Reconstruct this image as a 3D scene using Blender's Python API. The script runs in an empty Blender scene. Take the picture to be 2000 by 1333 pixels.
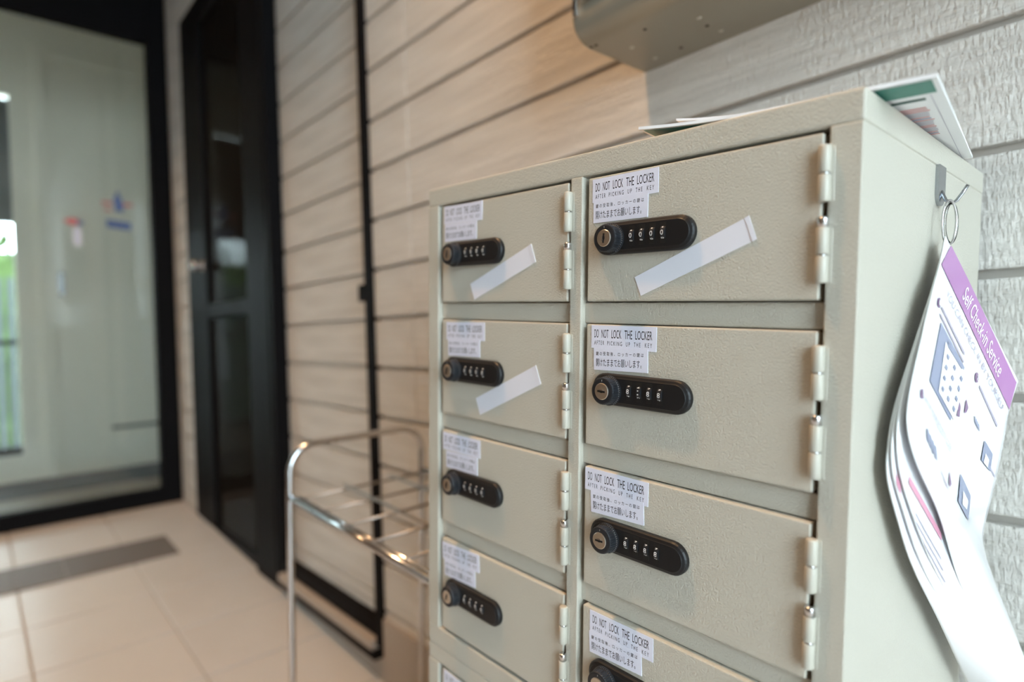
import bpy, bmesh, math, random
from mathutils import Vector, Matrix

# ------------------------------------------------------------------ scale, camera, light
S = 0.85                    # metres per layout unit
H = 1.128                   # camera height (layout units) above the floor beside the locker
FPX = 1184.2                # focal length in pixels of the 2000 x 1333 frame
RB = Matrix(((0.66730106, 0.7441791, -0.0301126),
             (-0.00965405, -0.03178512, -0.9994481),
             (-0.74472552, 0.66722348, -0.01402591)))      # building axes -> camera (right, down, forward)
CABM = Matrix(((0.998428389, -0.0133698658, 0.0544242425),
               (0.0133435028, 0.999910612, 0.000847760073),
               (-0.0544307121, -0.000120217691, 0.998517543)))   # locker axes -> building (it stands on the falling floor)
CABT = Vector((-0.68531467, 0.47772227, 0.17118471))
SLOPE = 0.0545              # fall of the porch floor

scene = bpy.context.scene
COL = scene.collection
cam_d = bpy.data.cameras.new('camera'); cam = bpy.data.objects.new('camera', cam_d); COL.objects.link(cam)
cam_d.sensor_width = 36.0; cam_d.lens = 36.0 * FPX / 2000.0
cam_d.clip_start = 0.02; cam_d.clip_end = 200
r, d, f = RB[0], RB[1], RB[2]
cam.matrix_world = Matrix(((r[0], -d[0], -f[0], 0), (r[1], -d[1], -f[1], 0), (r[2], -d[2], -f[2], H * S), (0, 0, 0, 1)))
cam_d.dof.use_dof = True; cam_d.dof.focus_distance = 0.592 * S; cam_d.dof.aperture_fstop = 2.4
scene.camera = cam

world = bpy.data.worlds.new('overcast_sky'); scene.world = world; world.use_nodes = True
bg = world.node_tree.nodes['Background']
bg.inputs[0].default_value = (0.74, 0.91, 1.0, 1); bg.inputs[1].default_value = 14.5
LAMP_W = 36.0               # each porch downlight
scene.view_settings.view_transform = 'Standard'; scene.view_settings.look = 'None'
scene.view_settings.exposure = 0.0; scene.view_settings.gamma = 1.0; scene.view_settings.use_curve_mapping = False

# ------------------------------------------------------------------ helpers
rnd = random.Random(7)
ORG = {}                                            # origin (in its own frame's units) of each parent

def link(o):
    COL.objects.link(o); return o

def bld(p):                                         # building frame -> world
    return Vector((p[0] * S, p[1] * S, (p[2] + H) * S))

def cam_ray(px, py):                                # direction in building frame
    c = Vector(((px - 1000) / FPX, (py - 666.5) / FPX, 1.0)); return RB.transposed() @ c

CABI = CABM.transposed()
CAMC = CABI @ (-CABT)
def cab_px(px, py, ax, val):                        # pixel + one known locker coordinate -> locker coordinates
    v = CABI @ cam_ray(px, py); s = (val - CAMC[ax]) / v[ax]; return CAMC + v * s

def tag(o, label=None, cat=None, group=None, kind=None):
    if label: o['label'] = label
    if cat: o['category'] = cat
    if group: o['group'] = group
    if kind: o['kind'] = kind
    return o

def thing(name, label, cat, base, frame='bld', group=None, kind=None):
    """Empty at the base of a thing; its parts are given in that frame's coordinates."""
    o = link(bpy.data.objects.new(name, None)); o.empty_display_size = 0.05
    b = Vector(base)
    if frame == 'cab':
        o.matrix_world = Matrix.Translation(bld(CABM @ b + CABT)) @ CABM.to_4x4()
    elif frame == 'floor':
        o.matrix_world = Matrix.Translation(bld(FLM @ b + FLT)) @ FLM.to_4x4()
    else:
        o.location = bld(b)
    ORG[o.name] = b
    return tag(o, label, cat, group, kind)

def mesh_from(name, bm, mats, origin=(0, 0, 0), smooth=False):
    me = bpy.data.meshes.new(name)
    og = Vector(origin)
    for v in bm.verts: v.co = (v.co - og) * S
    bm.normal_update(); bm.to_mesh(me); bm.free()
    for m in (mats if isinstance(mats, (list, tuple)) else [mats]): me.materials.append(m)
    if smooth:
        for p in me.polygons: p.use_smooth = True
    return me

def put(name, me, parent, pos=None, rot=None):
    o = link(bpy.data.objects.new(name, me))
    if parent is not None:
        o.parent = parent
        ORG[o.name] = Vector(pos) if pos is not None else ORG[parent.name]
        if pos is not None: o.location = (Vector(pos) - ORG[parent.name]) * S
    if rot is not None: o.rotation_euler = rot
    return o

def part(name, bm, mat, parent, smooth=False, label=None):
    o = put(name, mesh_from(name, bm, mat, ORG[parent.name], smooth), parent)
    if label: o['label'] = label
    return o

def solo(name, bm, mat, base, label=None, cat=None, group=None, kind=None, smooth=False, frame='bld'):
    me = mesh_from(name, bm, mat, base, smooth)
    o = link(bpy.data.objects.new(name, me)); b = Vector(base)
    if frame == 'cab': o.matrix_world = Matrix.Translation(bld(CABM @ b + CABT)) @ CABM.to_4x4()
    elif frame == 'floor': o.matrix_world = Matrix.Translation(bld(FLM @ b + FLT)) @ FLM.to_4x4()
    else: o.location = bld(b)
    ORG[o.name] = b
    return tag(o, label, cat, group, kind)

FLM = Matrix.Rotation(math.asin(SLOPE), 3, 'Y')     # x axis of the floor falls towards +x
FLT = Vector((-0.223, 0.0, -H))                     # floor frame origin, on the floor under the locker
def floor_z(x): return -H - SLOPE * (x + 0.223)

def box(x0, x1, y0, y1, z0, z1, bev=0.0, seg=2, bm=None):
    b2 = bmesh.new()
    bmesh.ops.create_cube(b2, size=1.0)
    for v in b2.verts:
        v.co = Vector((x0 + (v.co.x + .5) * (x1 - x0), y0 + (v.co.y + .5) * (y1 - y0), z0 + (v.co.z + .5) * (z1 - z0)))
    if bev > 0:
        bmesh.ops.bevel(b2, geom=list(b2.edges), offset=bev, segments=seg, profile=0.6, affect='EDGES')
    if bm is None: return b2
    tmp = bpy.data.meshes.new('tmp'); b2.to_mesh(tmp); b2.free(); bm.from_mesh(tmp); bpy.data.meshes.remove(tmp)
    return bm

def prism(loop, ext, bm=None):
    """closed loop of 3D points extruded along ext"""
    bm = bm or bmesh.new(); e = Vector(ext)
    a = [bm.verts.new(p) for p in loop]; b = [bm.verts.new(Vector(p) + e) for p in loop]
    n = len(a)
    bm.faces.new(a); bm.faces.new(list(reversed(b)))
    for i in range(n): bm.faces.new((a[(i + 1) % n], a[i], b[i], b[(i + 1) % n]))
    bmesh.ops.recalc_face_normals(bm, faces=bm.faces)
    return bm

def lathe(profile, axis='y', n=32, center=(0, 0, 0), bm=None, cap=True):
    """profile: list of (radius, height along axis)"""
    bm = bm or bmesh.new(); c = Vector(center); rings = []
    for rr, h in profile:
        ring = []
        for i in range(n):
            a = 2 * math.pi * i / n; u, w = rr * math.cos(a), rr * math.sin(a)
            p = {'y': (u, h, w), 'z': (u, w, h), 'x': (h, u, w)}[axis]
            ring.append(bm.verts.new(c + Vector(p)))
        rings.append(ring)
    for k in range(len(rings) - 1):
        for i in range(n):
            bm.faces.new((rings[k][i], rings[k][(i + 1) % n], rings[k + 1][(i + 1) % n], rings[k + 1][i]))
    for ring in ((rings[0], rings[-1]) if cap else ()):
        try: bm.faces.new(ring)
        except ValueError: pass
    bmesh.ops.recalc_face_normals(bm, faces=bm.faces)
    return bm

def tube(pts, rad, n=12, bm=None, closed=False):
    bm = bm or bmesh.new(); P = [Vector(p) for p in pts]; rings = []
    m = len(P); prev = None
    for i, p in enumerate(P):
        if closed: t = (P[(i + 1) % m] - P[i - 1]).normalized()
        else: t = (P[min(i + 1, m - 1)] - P[max(i - 1, 0)]).normalized()
        if prev is None:
            ref = Vector((0, 0, 1)) if abs(t.z) < .9 else Vector((1, 0, 0)); nrm = t.cross(ref).normalized()
        else: nrm = (prev - t * prev.dot(t)).normalized()
        prev = nrm; bn = t.cross(nrm)
        rings.append([bm.verts.new(p + (nrm * math.cos(a) + bn * math.sin(a)) * rad) for a in [2 * math.pi * j / n for j in range(n)]])
    for k in range(m if closed else m - 1):
        A, B = rings[k], rings[(k + 1) % m]
        for j in range(n): bm.faces.new((A[j], A[(j + 1) % n], B[(j + 1) % n], B[j]))
    if not closed:
        bm.faces.new(list(reversed(rings[0]))); bm.faces.new(rings[-1])
    bmesh.ops.recalc_face_normals(bm, faces=bm.faces)
    return bm

def arc(c, rad, a0, a1, n, U, V):
    c = Vector(c); U = Vector(U); V = Vector(V)
    return [c + U * rad * math.cos(math.radians(a0 + (a1 - a0) * i / n)) + V * rad * math.sin(math.radians(a0 + (a1 - a0) * i / n)) for i in range(n + 1)]

def text_mesh2d(body, size=1.0):
    """list of (verts2d, faces) of a line of text, its lower-left corner at 0,0 and its height untouched"""
    cu = bpy.data.curves.new('txt', 'FONT'); cu.body = body; cu.size = size; cu.resolution_u = 3; cu.fill_mode = 'FRONT'
    ob = link(bpy.data.objects.new('txt', cu)); bpy.context.view_layer.update()
    me = bpy.data.meshes.new_from_object(ob.evaluated_get(bpy.context.evaluated_depsgraph_get()))
    vs = [(v.co.x, v.co.y) for v in me.vertices]; fs = [tuple(p.vertices) for p in me.polygons]
    bpy.data.objects.remove(ob); bpy.data.curves.remove(cu); bpy.data.meshes.remove(me)
    return vs, fs

def fit_text(body, w, h):
    """text stretched to exactly w x h, origin at lower left"""
    vs, fs = text_mesh2d(body)
    x0 = min(v[0] for v in vs); x1 = max(v[0] for v in vs); y0 = min(v[1] for v in vs); y1 = max(v[1] for v in vs)
    return [((v[0] - x0) / (x1 - x0) * w, (v[1] - y0) / (y1 - y0) * h) for v in vs], fs

def add_poly(bm, verts3, faces, mi=0):
    vv = [bm.verts.new(v) for v in verts3]
    for fc in faces:
        try: bm.faces.new([vv[i] for i in fc]).material_index = mi
        except ValueError: pass

# ------------------------------------------------------------------ materials
def mat(name, color, rough=0.5, metal=0.0, spec=0.5, bump=None, var=None, coat=0.0):
    """bump = (scale, strength, distance[, stretch xyz]); var = (scale, amount[, stretch])"""
    m = bpy.data.materials.new(name); m.use_nodes = True; nt = m.node_tree; N = nt.nodes; L = nt.links
    b = N['Principled BSDF']
    b.inputs['Base Color'].default_value = (*color, 1); b.inputs['Roughness'].default_value = rough
    b.inputs['Metallic'].default_value = metal; b.inputs['Specular IOR Level'].default_value = spec
    b.inputs['Coat Weight'].default_value = coat
    if name in ('dark_glass', 'black_aluminium'): b.inputs['IOR'].default_value = 1.18
    def coords(stretch):
        tc = N.new('ShaderNodeTexCoord'); mp = N.new('ShaderNodeMapping'); mp.inputs['Scale'].default_value = stretch
        L.new(tc.outputs['Object'], mp.inputs['Vector']); return mp.outputs['Vector']
    if bump:
        nz = N.new('ShaderNodeTexNoise'); nz.inputs['Scale'].default_value = bump[0]; nz.inputs['Detail'].default_value = 3
        L.new(coords(bump[3] if len(bump) > 3 else (1, 1, 1)), nz.inputs['Vector'])
        bp = N.new('ShaderNodeBump'); bp.inputs['Strength'].default_value = bump[1]; bp.inputs['Distance'].default_value = bump[2]
        L.new(nz.outputs['Fac'], bp.inputs['Height']); L.new(bp.outputs['Normal'], b.inputs['Normal'])
    if var:
        nz = N.new('ShaderNodeTexNoise'); nz.inputs['Scale'].default_value = var[0]; nz.inputs['Detail'].default_value = 4
        L.new(coords(var[2] if len(var) > 2 else (1, 1, 1)), nz.inputs['Vector'])
        rp = N.new('ShaderNodeMapRange'); rp.inputs['From Min'].default_value = .3; rp.inputs['From Max'].default_value = .7
        rp.inputs['To Min'].default_value = 1 - var[1]; rp.inputs['To Max'].default_value = 1 + var[1] * .6
        mx = N.new('ShaderNodeVectorMath'); mx.operation = 'SCALE'; mx.inputs[0].default_value = color
        L.new(nz.outputs['Fac'], rp.inputs['Value']); L.new(rp.outputs['Result'], mx.inputs['Scale'])
        L.new(mx.outputs['Vector'], b.inputs['Base Color'])
    return m

def glass_mat(name, tint=(1, 1, 1), refl=1.0):
    m = bpy.data.materials.new(name); m.use_nodes = True; nt = m.node_tree; N = nt.nodes; L = nt.links
    for n in list(N): N.remove(n)
    out = N.new('ShaderNodeOutputMaterial'); mx = N.new('ShaderNodeMixShader'); fr = N.new('ShaderNodeFresnel'); fr.inputs[0].default_value = 1.5
    tr = N.new('ShaderNodeBsdfTransparent'); tr.inputs[0].default_value = (*tint, 1)
    gl = N.new('ShaderNodeBsdfGlossy'); gl.inputs['Roughness'].default_value = 0.01
    L.new(fr.outputs[0], mx.inputs[0]); L.new(tr.outputs[0], mx.inputs[1]); L.new(gl.outputs[0], mx.inputs[2]); L.new(mx.outputs[0], out.inputs[0])
    return m

def emit_mat(name, color, strength):
    m = bpy.data.materials.new(name); m.use_nodes = True; b = m.node_tree.nodes['Principled BSDF']
    b.inputs['Base Color'].default_value = (*color, 1); b.inputs['Emission Color'].default_value = (*color, 1); b.inputs['Emission Strength'].default_value = strength
    return m

def siding_mat(name, c1, c2, rough=0.75):
    """embossed fibre-cement board: fine horizontal grain, chiselled relief"""
    m = bpy.data.materials.new(name); m.use_nodes = True; nt = m.node_tree; N = nt.nodes; L = nt.links; b = N['Principled BSDF']
    b.inputs['Roughness'].default_value = rough; b.inputs['Specular IOR Level'].default_value = 0.25
    tc = N.new('ShaderNodeTexCoord')
    def noise(scale, stretch, detail=4):
        mp = N.new('ShaderNodeMapping'); mp.inputs['Scale'].default_value = stretch; L.new(tc.outputs['Object'], mp.inputs['Vector'])
        nz = N.new('ShaderNodeTexNoise'); nz.inputs['Scale'].default_value = scale; nz.inputs['Detail'].default_value = detail
        L.new(mp.outputs['Vector'], nz.inputs['Vector']); return nz.outputs['Fac']
    g = noise(9, (.35, 1, 7)); rp = N.new('ShaderNodeValToRGB')
    rp.color_ramp.elements[0].position = .35; rp.color_ramp.elements[0].color = (*c1, 1)
    rp.color_ramp.elements[1].position = .65; rp.color_ramp.elements[1].color = (*c2, 1)
    L.new(g, rp.inputs['Fac']); L.new(rp.outputs['Color'], b.inputs['Base Color'])
    h1 = noise(150, (1.6, 1, .55), 4); h2 = noise(70, (.30, 1, 2.4), 3)
    ad = N.new('ShaderNodeMath'); ad.operation = 'ADD'; L.new(h1, ad.inputs[0]); L.new(h2, ad.inputs[1])
    bp = N.new('ShaderNodeBump'); bp.inputs['Strength'].default_value = .6; bp.inputs['Distance'].default_value = .004
    L.new(ad.outputs[0], bp.inputs['Height']); L.new(bp.outputs['Normal'], b.inputs['Normal'])
    return m

M = dict(
    locker=mat('greige_locker_paint', (.490, .464, .395), .42, 0, .5, bump=(680, .60, .0011)),
    locker_in=mat('locker_inside', (.490, .464, .395), .6),
    hinge=mat('painted_hinge', (.490, .464, .395), .35),
    chrome=mat('chrome', (.66, .66, .67), .16, 1.0),
    wire=mat('darkened_rack_wire', (.34, .32, .30), .38, 1.0),  # chrome darkened to stand for the dark surroundings it reflects
    steel=mat('brushed_key_steel', (.66, .60, .52), .32, 1.0, bump=(900, .1, .0005)),
    black=mat('black_lock_plastic', (.010, .010, .011), .42, 0, .3, bump=(1500, .08, .0004)),
    blackk=mat('black_knurled_plastic', (.012, .014, .018), .42),
    slot=mat('dark_slot', (.004, .004, .004), .6),
    white_print=mat('white_print', (.80, .80, .80), .5),
    label=mat('label_tape_white', (.69, .71, .83), .32),
    ink=mat('label_ink', (.02, .02, .025), .5),
    tape=mat('paper_tape', (.71, .72, .79), .45),
    siding=siding_mat('greige_siding', (.57, .54, .50), (.68, .65, .605)),
    backing=mat('groove_backing', (.60, .56, .51), .9),
    plinth=mat('plinth_concrete', (.40, .335, .28), .85, bump=(60, .3, .003)),
    frame=mat('black_aluminium', (.008, .008, .009), .5, 0, .15),
    darkglass=mat('dark_glass', (.010, .009, .008), .06, 0, .05),
    glass=glass_mat('door_glass', (.97, .98, .97)),
    tile=mat('beige_tile', (.56, .535, .515), .34, 0, .4, bump=(25, .08, .002), var=(3, .06)),
    grout=mat('tile_grout', (.40, .36, .32), .9),
    drain=mat('drain_brown', (.125, .105, .092), .6, bump=(300, .3, .001)),
    drain_slot=mat('drain_stud', (.125, .105, .092), .6),
    wbox=mat('box_greige_metal', (.30, .275, .225), .34, .35, .5),
    hole=mat('hole_shade', (.03, .027, .022), .8),
    dot=mat('plug_pale', (.50, .48, .43), .5),
    ceil=mat('porch_ceiling', (.38, .34, .30), .8),
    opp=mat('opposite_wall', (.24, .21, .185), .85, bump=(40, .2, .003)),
    room=mat('room_cream', (.82, .77, .66), .7),
    room_floor=mat('room_floor_brown', (.34, .26, .20), .45),
    mat_grey=mat('entrance_mat', (.16, .16, .17), .9, bump=(200, .3, .002)),
    door_w=mat('cream_steel_door', (.80, .75, .64), .4),
    blind=mat('grey_blind', (.25, .26, .27), .8),
    fence=mat('fence_slat_grey', (.055, .068, .080), .6),
    leaf=mat('hedge_leaf', (.055, .105, .018), .6, var=(14, .4)),
    ground=mat('outside_paving', (.30, .30, .295), .9, bump=(20, .2, .004)),
    paper=mat('leaflet_paper', (.82, .83, .85), .35),
    lam=mat('laminated_sheet', (.93, .93, .95), .16, 0, .5, coat=.3),
    green=mat('leaflet_green', (.03, .20, .155), .4),
    green_d=mat('leaflet_dark_green', (.02, .08, .07), .4),
    purple=mat('header_purple', (.40, .19, .40), .2),
    purple_d=mat('print_purple', (.22, .13, .25), .3),
    bluegrey=mat('print_bluegrey', (.25, .28, .40), .3),
    greyp=mat('print_grey', (.40, .37, .46), .3),
    pink=mat('print_pink', (.72, .33, .44), .25),
    redp=mat('print_red', (.62, .13, .13), .4),
    bluep=mat('print_blue', (.09, .14, .34), .4),
    hook=mat('hook_metal', (.42, .44, .47), .25, 1.0),
    ring=glass_mat('clear_ring', (.90, .90, .90)),
    can=mat('downlight_can', (.35, .34, .32), .6),
    trimw=mat('lamp_trim', (.75, .74, .70), .4),
    lamp=emit_mat('lamp_lens', (1.0, .74, .48), 5.0),
)

# ------------------------------------------------------------------ setting: floor with tiles
def struct(name, bm, m, base, frame='bld'):
    return solo(name, bm, m, base, kind='structure', frame=frame)

XC = -3.950                                         # back wall plane
WY = 0.910                                          # siding face of the long wall
floor = struct('floor', box(-3.86, 3.2, -4.2, WY + .10, -.12, -.006), M['grout'], (0, 0, 0), 'floor')
TX, TY = .355, .398
tile_me = mesh_from('floor_tile', box(0, TX - .007, 0, TY - .007, -.012, 0, .0018, 1), M['tile'])
FX0 = -2.03 + .223                                  # one joint, in floor coordinates
for i in range(-6, 14):
    for j in range(-11, 1):
        x = FX0 + TX * i + .0035; y = .115 + TY * j + .0035 + TY
        if x < -3.98: continue
        if y > WY: continue
        put('floor_tile', tile_me, floor, (x, y, 0))
# drain grating: two plates with slots, let into the paving
dr = thing('drain_grating', 'long brown metal drain grating set in the tiles before the glass door', 'drain', (-3.02, .0, .0015), 'floor')
for k, (y0, y1) in enumerate(((.28, .695), (-.14, .2785))):
    bmp = box(-3.175, -2.892, y0, y1, -.004, .004, .001, 1)
    part('grating_plate', bmp, M['drain'], dr)
    bs = bmesh.new()
    nx, ny = 7, 10
    for a in range(nx):
        for b in range(ny):
            cx = -3.175 + .283 * (a + .5) / nx; cy = y0 + (y1 - y0) * (b + .5) / ny
            box(cx - .010, cx + .010, cy - .016, cy + .016, .0035, .0044, 0, 1, bs)
    s = part('drain_studs', bs, M['drain_slot'], dr); s['kind'] = 'stuff'

# ------------------------------------------------------------------ setting: long wall with siding planks
GZ, GP, GR = .788, .1471, .011                      # groove level, course pitch, groove width
ZTOP = 2.2
wall_right = struct('wall_right', box(-1.628, 3.0, WY + .0175, WY + .13, -1.35, ZTOP), M['backing'], (0, WY, -H))
def planks(parent, x0, x1, yface, zlo, zhi, m, name='siding_plank', thick=.018):
    me = {}
    k = -10
    for k in range(-10, 14):
        z1 = GZ - GP * k - GR / 2; z0 = GZ - GP * (k + 1) + GR / 2
        z0c, z1c = max(z0, zlo), min(z1, zhi)
        if z1c - z0c < .012: continue
        key = round(z1c - z0c, 5)
        if key not in me:
            me[key] = mesh_from(name, box(0, x1 - x0, 0, thick, 0, z1c - z0c, .0028, 2), m)
        put(name, me[key], parent, (x0, yface, z0c))
planks(wall_right, -1.628, -1.4205, WY, -.852, ZTOP, M['siding'])
planks(wall_right, -1.4165, 1.20, WY, -.852, ZTOP, M['siding'])
planks(wall_right, 1.204, 3.0, WY, -.852, ZTOP, M['siding'])
struct('baseboard_right', prism([(-1.628, WY - .008, -.852), (3.0, WY - .008, -.852), (3.0, WY - .008, floor_z(3.0) - .03), (-1.628, WY - .008, floor_z(-1.628) - .03)], (0, .10, 0)), M['plinth'], (0, WY, -H))

# wall above and around the dark door, up to the corner
wall_far = struct('wall_far', box(XC, -1.628, WY + .058, WY + .13, -1.0, ZTOP), M['backing'], (-3.0, WY, -.95))
part('backing_panel', box(XC - .12, -3.644, WY + .0175, WY + .060, -1.0, ZTOP), M['backing'], wall_far)
planks(wall_far, XC + .002, -3.650, WY, -.93, ZTOP, M['siding'])
planks(wall_far, -3.640, -2.450, WY, 1.735, ZTOP, M['siding'])

# door_3: siding-clad panel door in a thin black frame
door3 = thing('door_3', None, None, (-2.04, WY, -.95), kind='structure')
for x0, x1, nm in ((-1.668, -1.630, 'frame_stile'), (-2.452, -2.416, 'frame_stile')):
    part(nm, box(x0, x1, WY - .012, WY + .05, -.945, ZTOP, .002, 1), M['frame'], door3)
part('bottom_rail', box(-2.416, -1.668, WY - .004, WY + .05, -.925, -.888, .002, 1), M['frame'], door3)
part('sill', box(-2.416, -1.668, WY - .028, WY + .05, -.958, -.927, .003, 1), M['plinth'], door3)
part('sill_track', box(-2.416, -1.640, WY - .034, WY + .05, -.975, -.958, .002, 1), M['frame'], door3)
part('latch', box(-1.700, -1.666, WY - .016, WY + .045, .108, .160, .004, 2), M['frame'], door3)
planks(door3, -2.416, -1.668, WY + .041, -.888, ZTOP, M['siding'], thick=.018)
struct('trim_1', prism([(-2.452, WY - .004, -.975), (-1.629, WY - .004, -.975), (-1.629, WY - .004, floor_z(-1.629) - .02), (-2.452, WY - .004, floor_z(-2.452) - .02)], (0, .09, 0)), M['plinth'], (-2.0, WY, -1.05))

# door_2: dark glazed door with mid rail and knob
door2 = thing('door_2', None, None, (-3.04, WY, -.95), kind='structure')
part('stile', box(-3.642, -3.300, WY - .006, WY + .045, -.955, 1.735, .003, 1), M['frame'], door2)
part('stile', box(-2.690, -2.452, WY - .016, WY + .045, -1.000, ZTOP, .003, 1), M['frame'], door2)
part('top_rail', box(-3.300, -2.690, WY - .006, WY + .045, 1.60, 1.735, .003, 1), M['frame'], door2)
part('mid_rail', box(-3.300, -2.690, WY - .004, WY + .045, .118, .186, .003, 1), M['frame'], door2)
part('bottom_rail', box(-3.300, -2.690, WY - .004, WY + .045, -.990, -.945, .003, 1), M['frame'], door2)
part('glass_pane', box(-3.300, -2.690, WY + .012, WY + .024, .186, 1.60), M['darkglass'], door2)
part('glass_pane', box(-3.300, -2.690, WY + .012, WY + .024, -.945, .118), M['darkglass'], door2)
kb = lathe([(.0, WY - .062), (.020, WY - .060), (.030, WY - .048), (.030, WY - .040), (.018, WY - .028), (.016, WY - .012), (.034, WY - .010), (.034, WY - .005)], 'y', 24, (-3.372, 0, .389))
part('door_knob', kb, M['chrome'], door2, smooth=True, label='round metal door knob')

# glass entrance door closing the end of the porch
door1 = thing('door_1', None, None, (XC, .25, -.925), kind='structure')
for y0, y1 in ((.806, .908), (-.50, -.40)):
    part('stile', box(XC - .06, XC + .012, y0, y1, -.935, ZTOP, .003, 1), M['frame'], door1)
part('top_rail', box(XC - .06, XC + .006, -.40, .806, 1.715, ZTOP, .003, 1), M['frame'], door1)
part('bottom_rail', box(XC - .06, XC + .012, -.40, .806, -.940, -.836, .003, 1), M['frame'], door1)
part('glass_pane', box(XC - .030, XC - .022, -.40, .806, -.836, 1.715), M['glass'], door1)
# stickers on the glass: an emblem over a lettered bar, and a small tag
def sticker(name, quads, m, bm=None):
    bm = bm or bmesh.new()
    for q in quads: add_poly(bm, [(XC - .0212, y * 1.072, z * 1.072) for y, z in q], [tuple(range(len(q)))])
    return part(name, bm, m, door1)
sticker('sticker_emblem', [[(.575, .735), (.625, .735), (.60, .80)], [(.585, .69), (.625, .69), (.625, .735), (.585, .735)]], M['bluep'])
sticker('sticker_emblem_lines', [[(.53, .735), (.575, .735), (.575, .722), (.53, .722)], [(.625, .735), (.665, .735), (.665, .722), (.625, .722)], [(.54, .70), (.57, .70), (.57, .69), (.54, .69)]], M['redp'])
sticker('sticker_bar', [[(.548, .605), (.655, .595), (.655, .635), (.548, .645)]], M['bluep'])
sticker('sticker_arrow', [[(.365, .620), (.405, .600), (.405, .640)], [(.405, .605), (.425, .605), (.425, .635), (.405, .635)]], M['redp'])
sticker('sticker_arrow_tip', [[(.425, .600), (.455, .615), (.425, .630)]], M['bluep'])
sticker('sticker_tag', [[(.405, .50), (.440, .50), (.440, .59), (.405, .59)]], M['label'])
struct('trim_2', box(XC - .10, XC + .010, -.9, .908, -1.0, -.936), M['frame'], (XC, 0, -.98))
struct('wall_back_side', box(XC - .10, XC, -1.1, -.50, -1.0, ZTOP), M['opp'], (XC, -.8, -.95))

# unseen porch roof and facing wall, their reach shaped to limit the sky light
struct('ceiling', box(XC - .1, 3.0, -1.2, WY + .13, ZTOP, ZTOP + .12), M['ceil'], (-1.5, -.6, ZTOP))
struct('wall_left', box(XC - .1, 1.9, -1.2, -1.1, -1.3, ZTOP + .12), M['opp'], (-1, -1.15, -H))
struct('wall_sky_block', box(3.0, 3.1, -.12, WY + .13, -1.45, ZTOP + .12), M['opp'], (3.05, .35, -1.3))  # unseen wall added to narrow the opening so daylight comes in at an angle
struct('ground', box(3.1, 14, -12, 8, -1.5, -1.30), M['ground'], (8, 0, -1.3))

# porch downlights (warm)
for where, x, y, label in (('door', -3.05, -.35, 'cylinder downlight on the porch ceiling nearest the glass door'),
                           ('lockers', -.76, .05, 'cylinder downlight on the porch ceiling before the lockers')):
    dl = thing('downlight_by_%s_offscreen' % where, label, 'lamp', (x, y, ZTOP), group='porch downlights')
    part('can', lathe([(.060, -.105), (.064, -.105), (.064, .0), (.030, .0), (.030, -.028), (.060, -.028), (.060, -.105)], 'z', 28, (x, y, ZTOP), cap=False), M['can'], dl)
    part('lens_by_%s_offscreen' % where, lathe([(.0, -.030), (.054, -.030), (.054, -.029)], 'z', 28, (x, y, ZTOP)), M['lamp'], dl)
    ld = bpy.data.lights.new('glow_by_%s_offscreen' % where, 'AREA'); ld.shape = 'DISK'; ld.size = .09; ld.energy = LAMP_W; ld.color = (1.0, .60, .30)
    lo = link(bpy.data.objects.new('glow_by_%s_offscreen' % where, ld)); lo.parent = dl; lo.location = (0, 0, -.034 * S)

# ------------------------------------------------------------------ hall behind the glass door
XI = -5.40
HZ = -.930
struct('floor_hall', box(-5.6, XC - .10, -1.3, 2.1, -1.05, HZ), M['room_floor'], (-4.7, .4, HZ))
solo('entrance_mat', box(-5.32, -4.80, -.5, 1.2, HZ - .001, HZ + .012, .003, 1), M['mat_grey'], (-5.06, .3, HZ), 'grey entrance mat on the floor behind the glass door', 'mat')
struct('ceiling_hall', box(-5.6, XC - .05, -1.3, 2.1, 2.45, 2.55), M['room'], (-4.7, .4, 2.45))
struct('wall_hall_side', box(-5.6, XC - .10, 2.1, 2.18, -1.0, 2.5), M['room'], (-4.7, 2.1, -.9))
struct('wall_hall_near', box(-5.6, XC - .10, -1.38, -1.3, -1.0, 2.5), M['room'], (-4.7, -1.3, -.9))
struct('wall_hall_front', box(XC - .10, XC - .06, -1.3, 2.1, ZTOP - .1, 2.5), M['room'], (XC - .1, .4, ZTOP))
struct('wall_hall_front_side', box(XC - .12, XC - .06, .908, 2.1, -1.0, ZTOP), M['room'], (XC - .1, 1.5, -.9))
struct('wall_hall', box(XI - .08, XI, .325, 2.1, HZ, 2.45), M['room'], (XI, 1.2, HZ))
struct('wall_hall_top', box(XI - .08, XI, -1.3, .325, 1.74, 2.45), M['room'], (XI, -.4, 1.74))
struct('wall_hall_low', box(XI - .08, XI, -1.3, .325, HZ, -.74), M['room'], (XI, -.4, HZ))
door4 = thing('door_4', None, None, (XI, .95, HZ), kind='structure')
part('door_leaf', box(XI, XI + .022, .465, 1.52, -.86, 2.045, .004, 2), M['door_w'], door4)
for a in ((.385, .465), (1.52, 1.60)):
    part('door_frame', box(XI, XI + .040, a[0], a[1], HZ, 2.11, .004, 2), M['room'], door4)
part('door_frame', box(XI, XI + .040, .465, 1.52, 2.045, 2.11, .004, 2), M['room'], door4)
part('vent_slot', box(XI + .021, XI + .024, .78, 1.34, -.635, -.61), M['hole'], door4)  # dark strip laid on the leaf for the shade inside the slot
part('handle_plate', box(XI + .022, XI + .030, .490, .530, .36, .53, .004, 2), M['hook'], door4)
part('handle_lever', box(XI + .030, XI + .060, .500, .520, .43, .46, .004, 2), M['hook'], door4)
win = thing('window_1', None, None, (XI, -.4, -.74), kind='structure')
for a in ((.255, .325), (-1.3, -1.23)):
    part('frame_post', box(XI - .05, XI + .01, a[0], a[1], -.74, 1.74, .003, 1), M['room'], win)
part('frame_rail', box(XI - .05, XI + .01, -1.23, .255, -.74, -.69, .003, 1), M['frame'], win)
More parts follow.
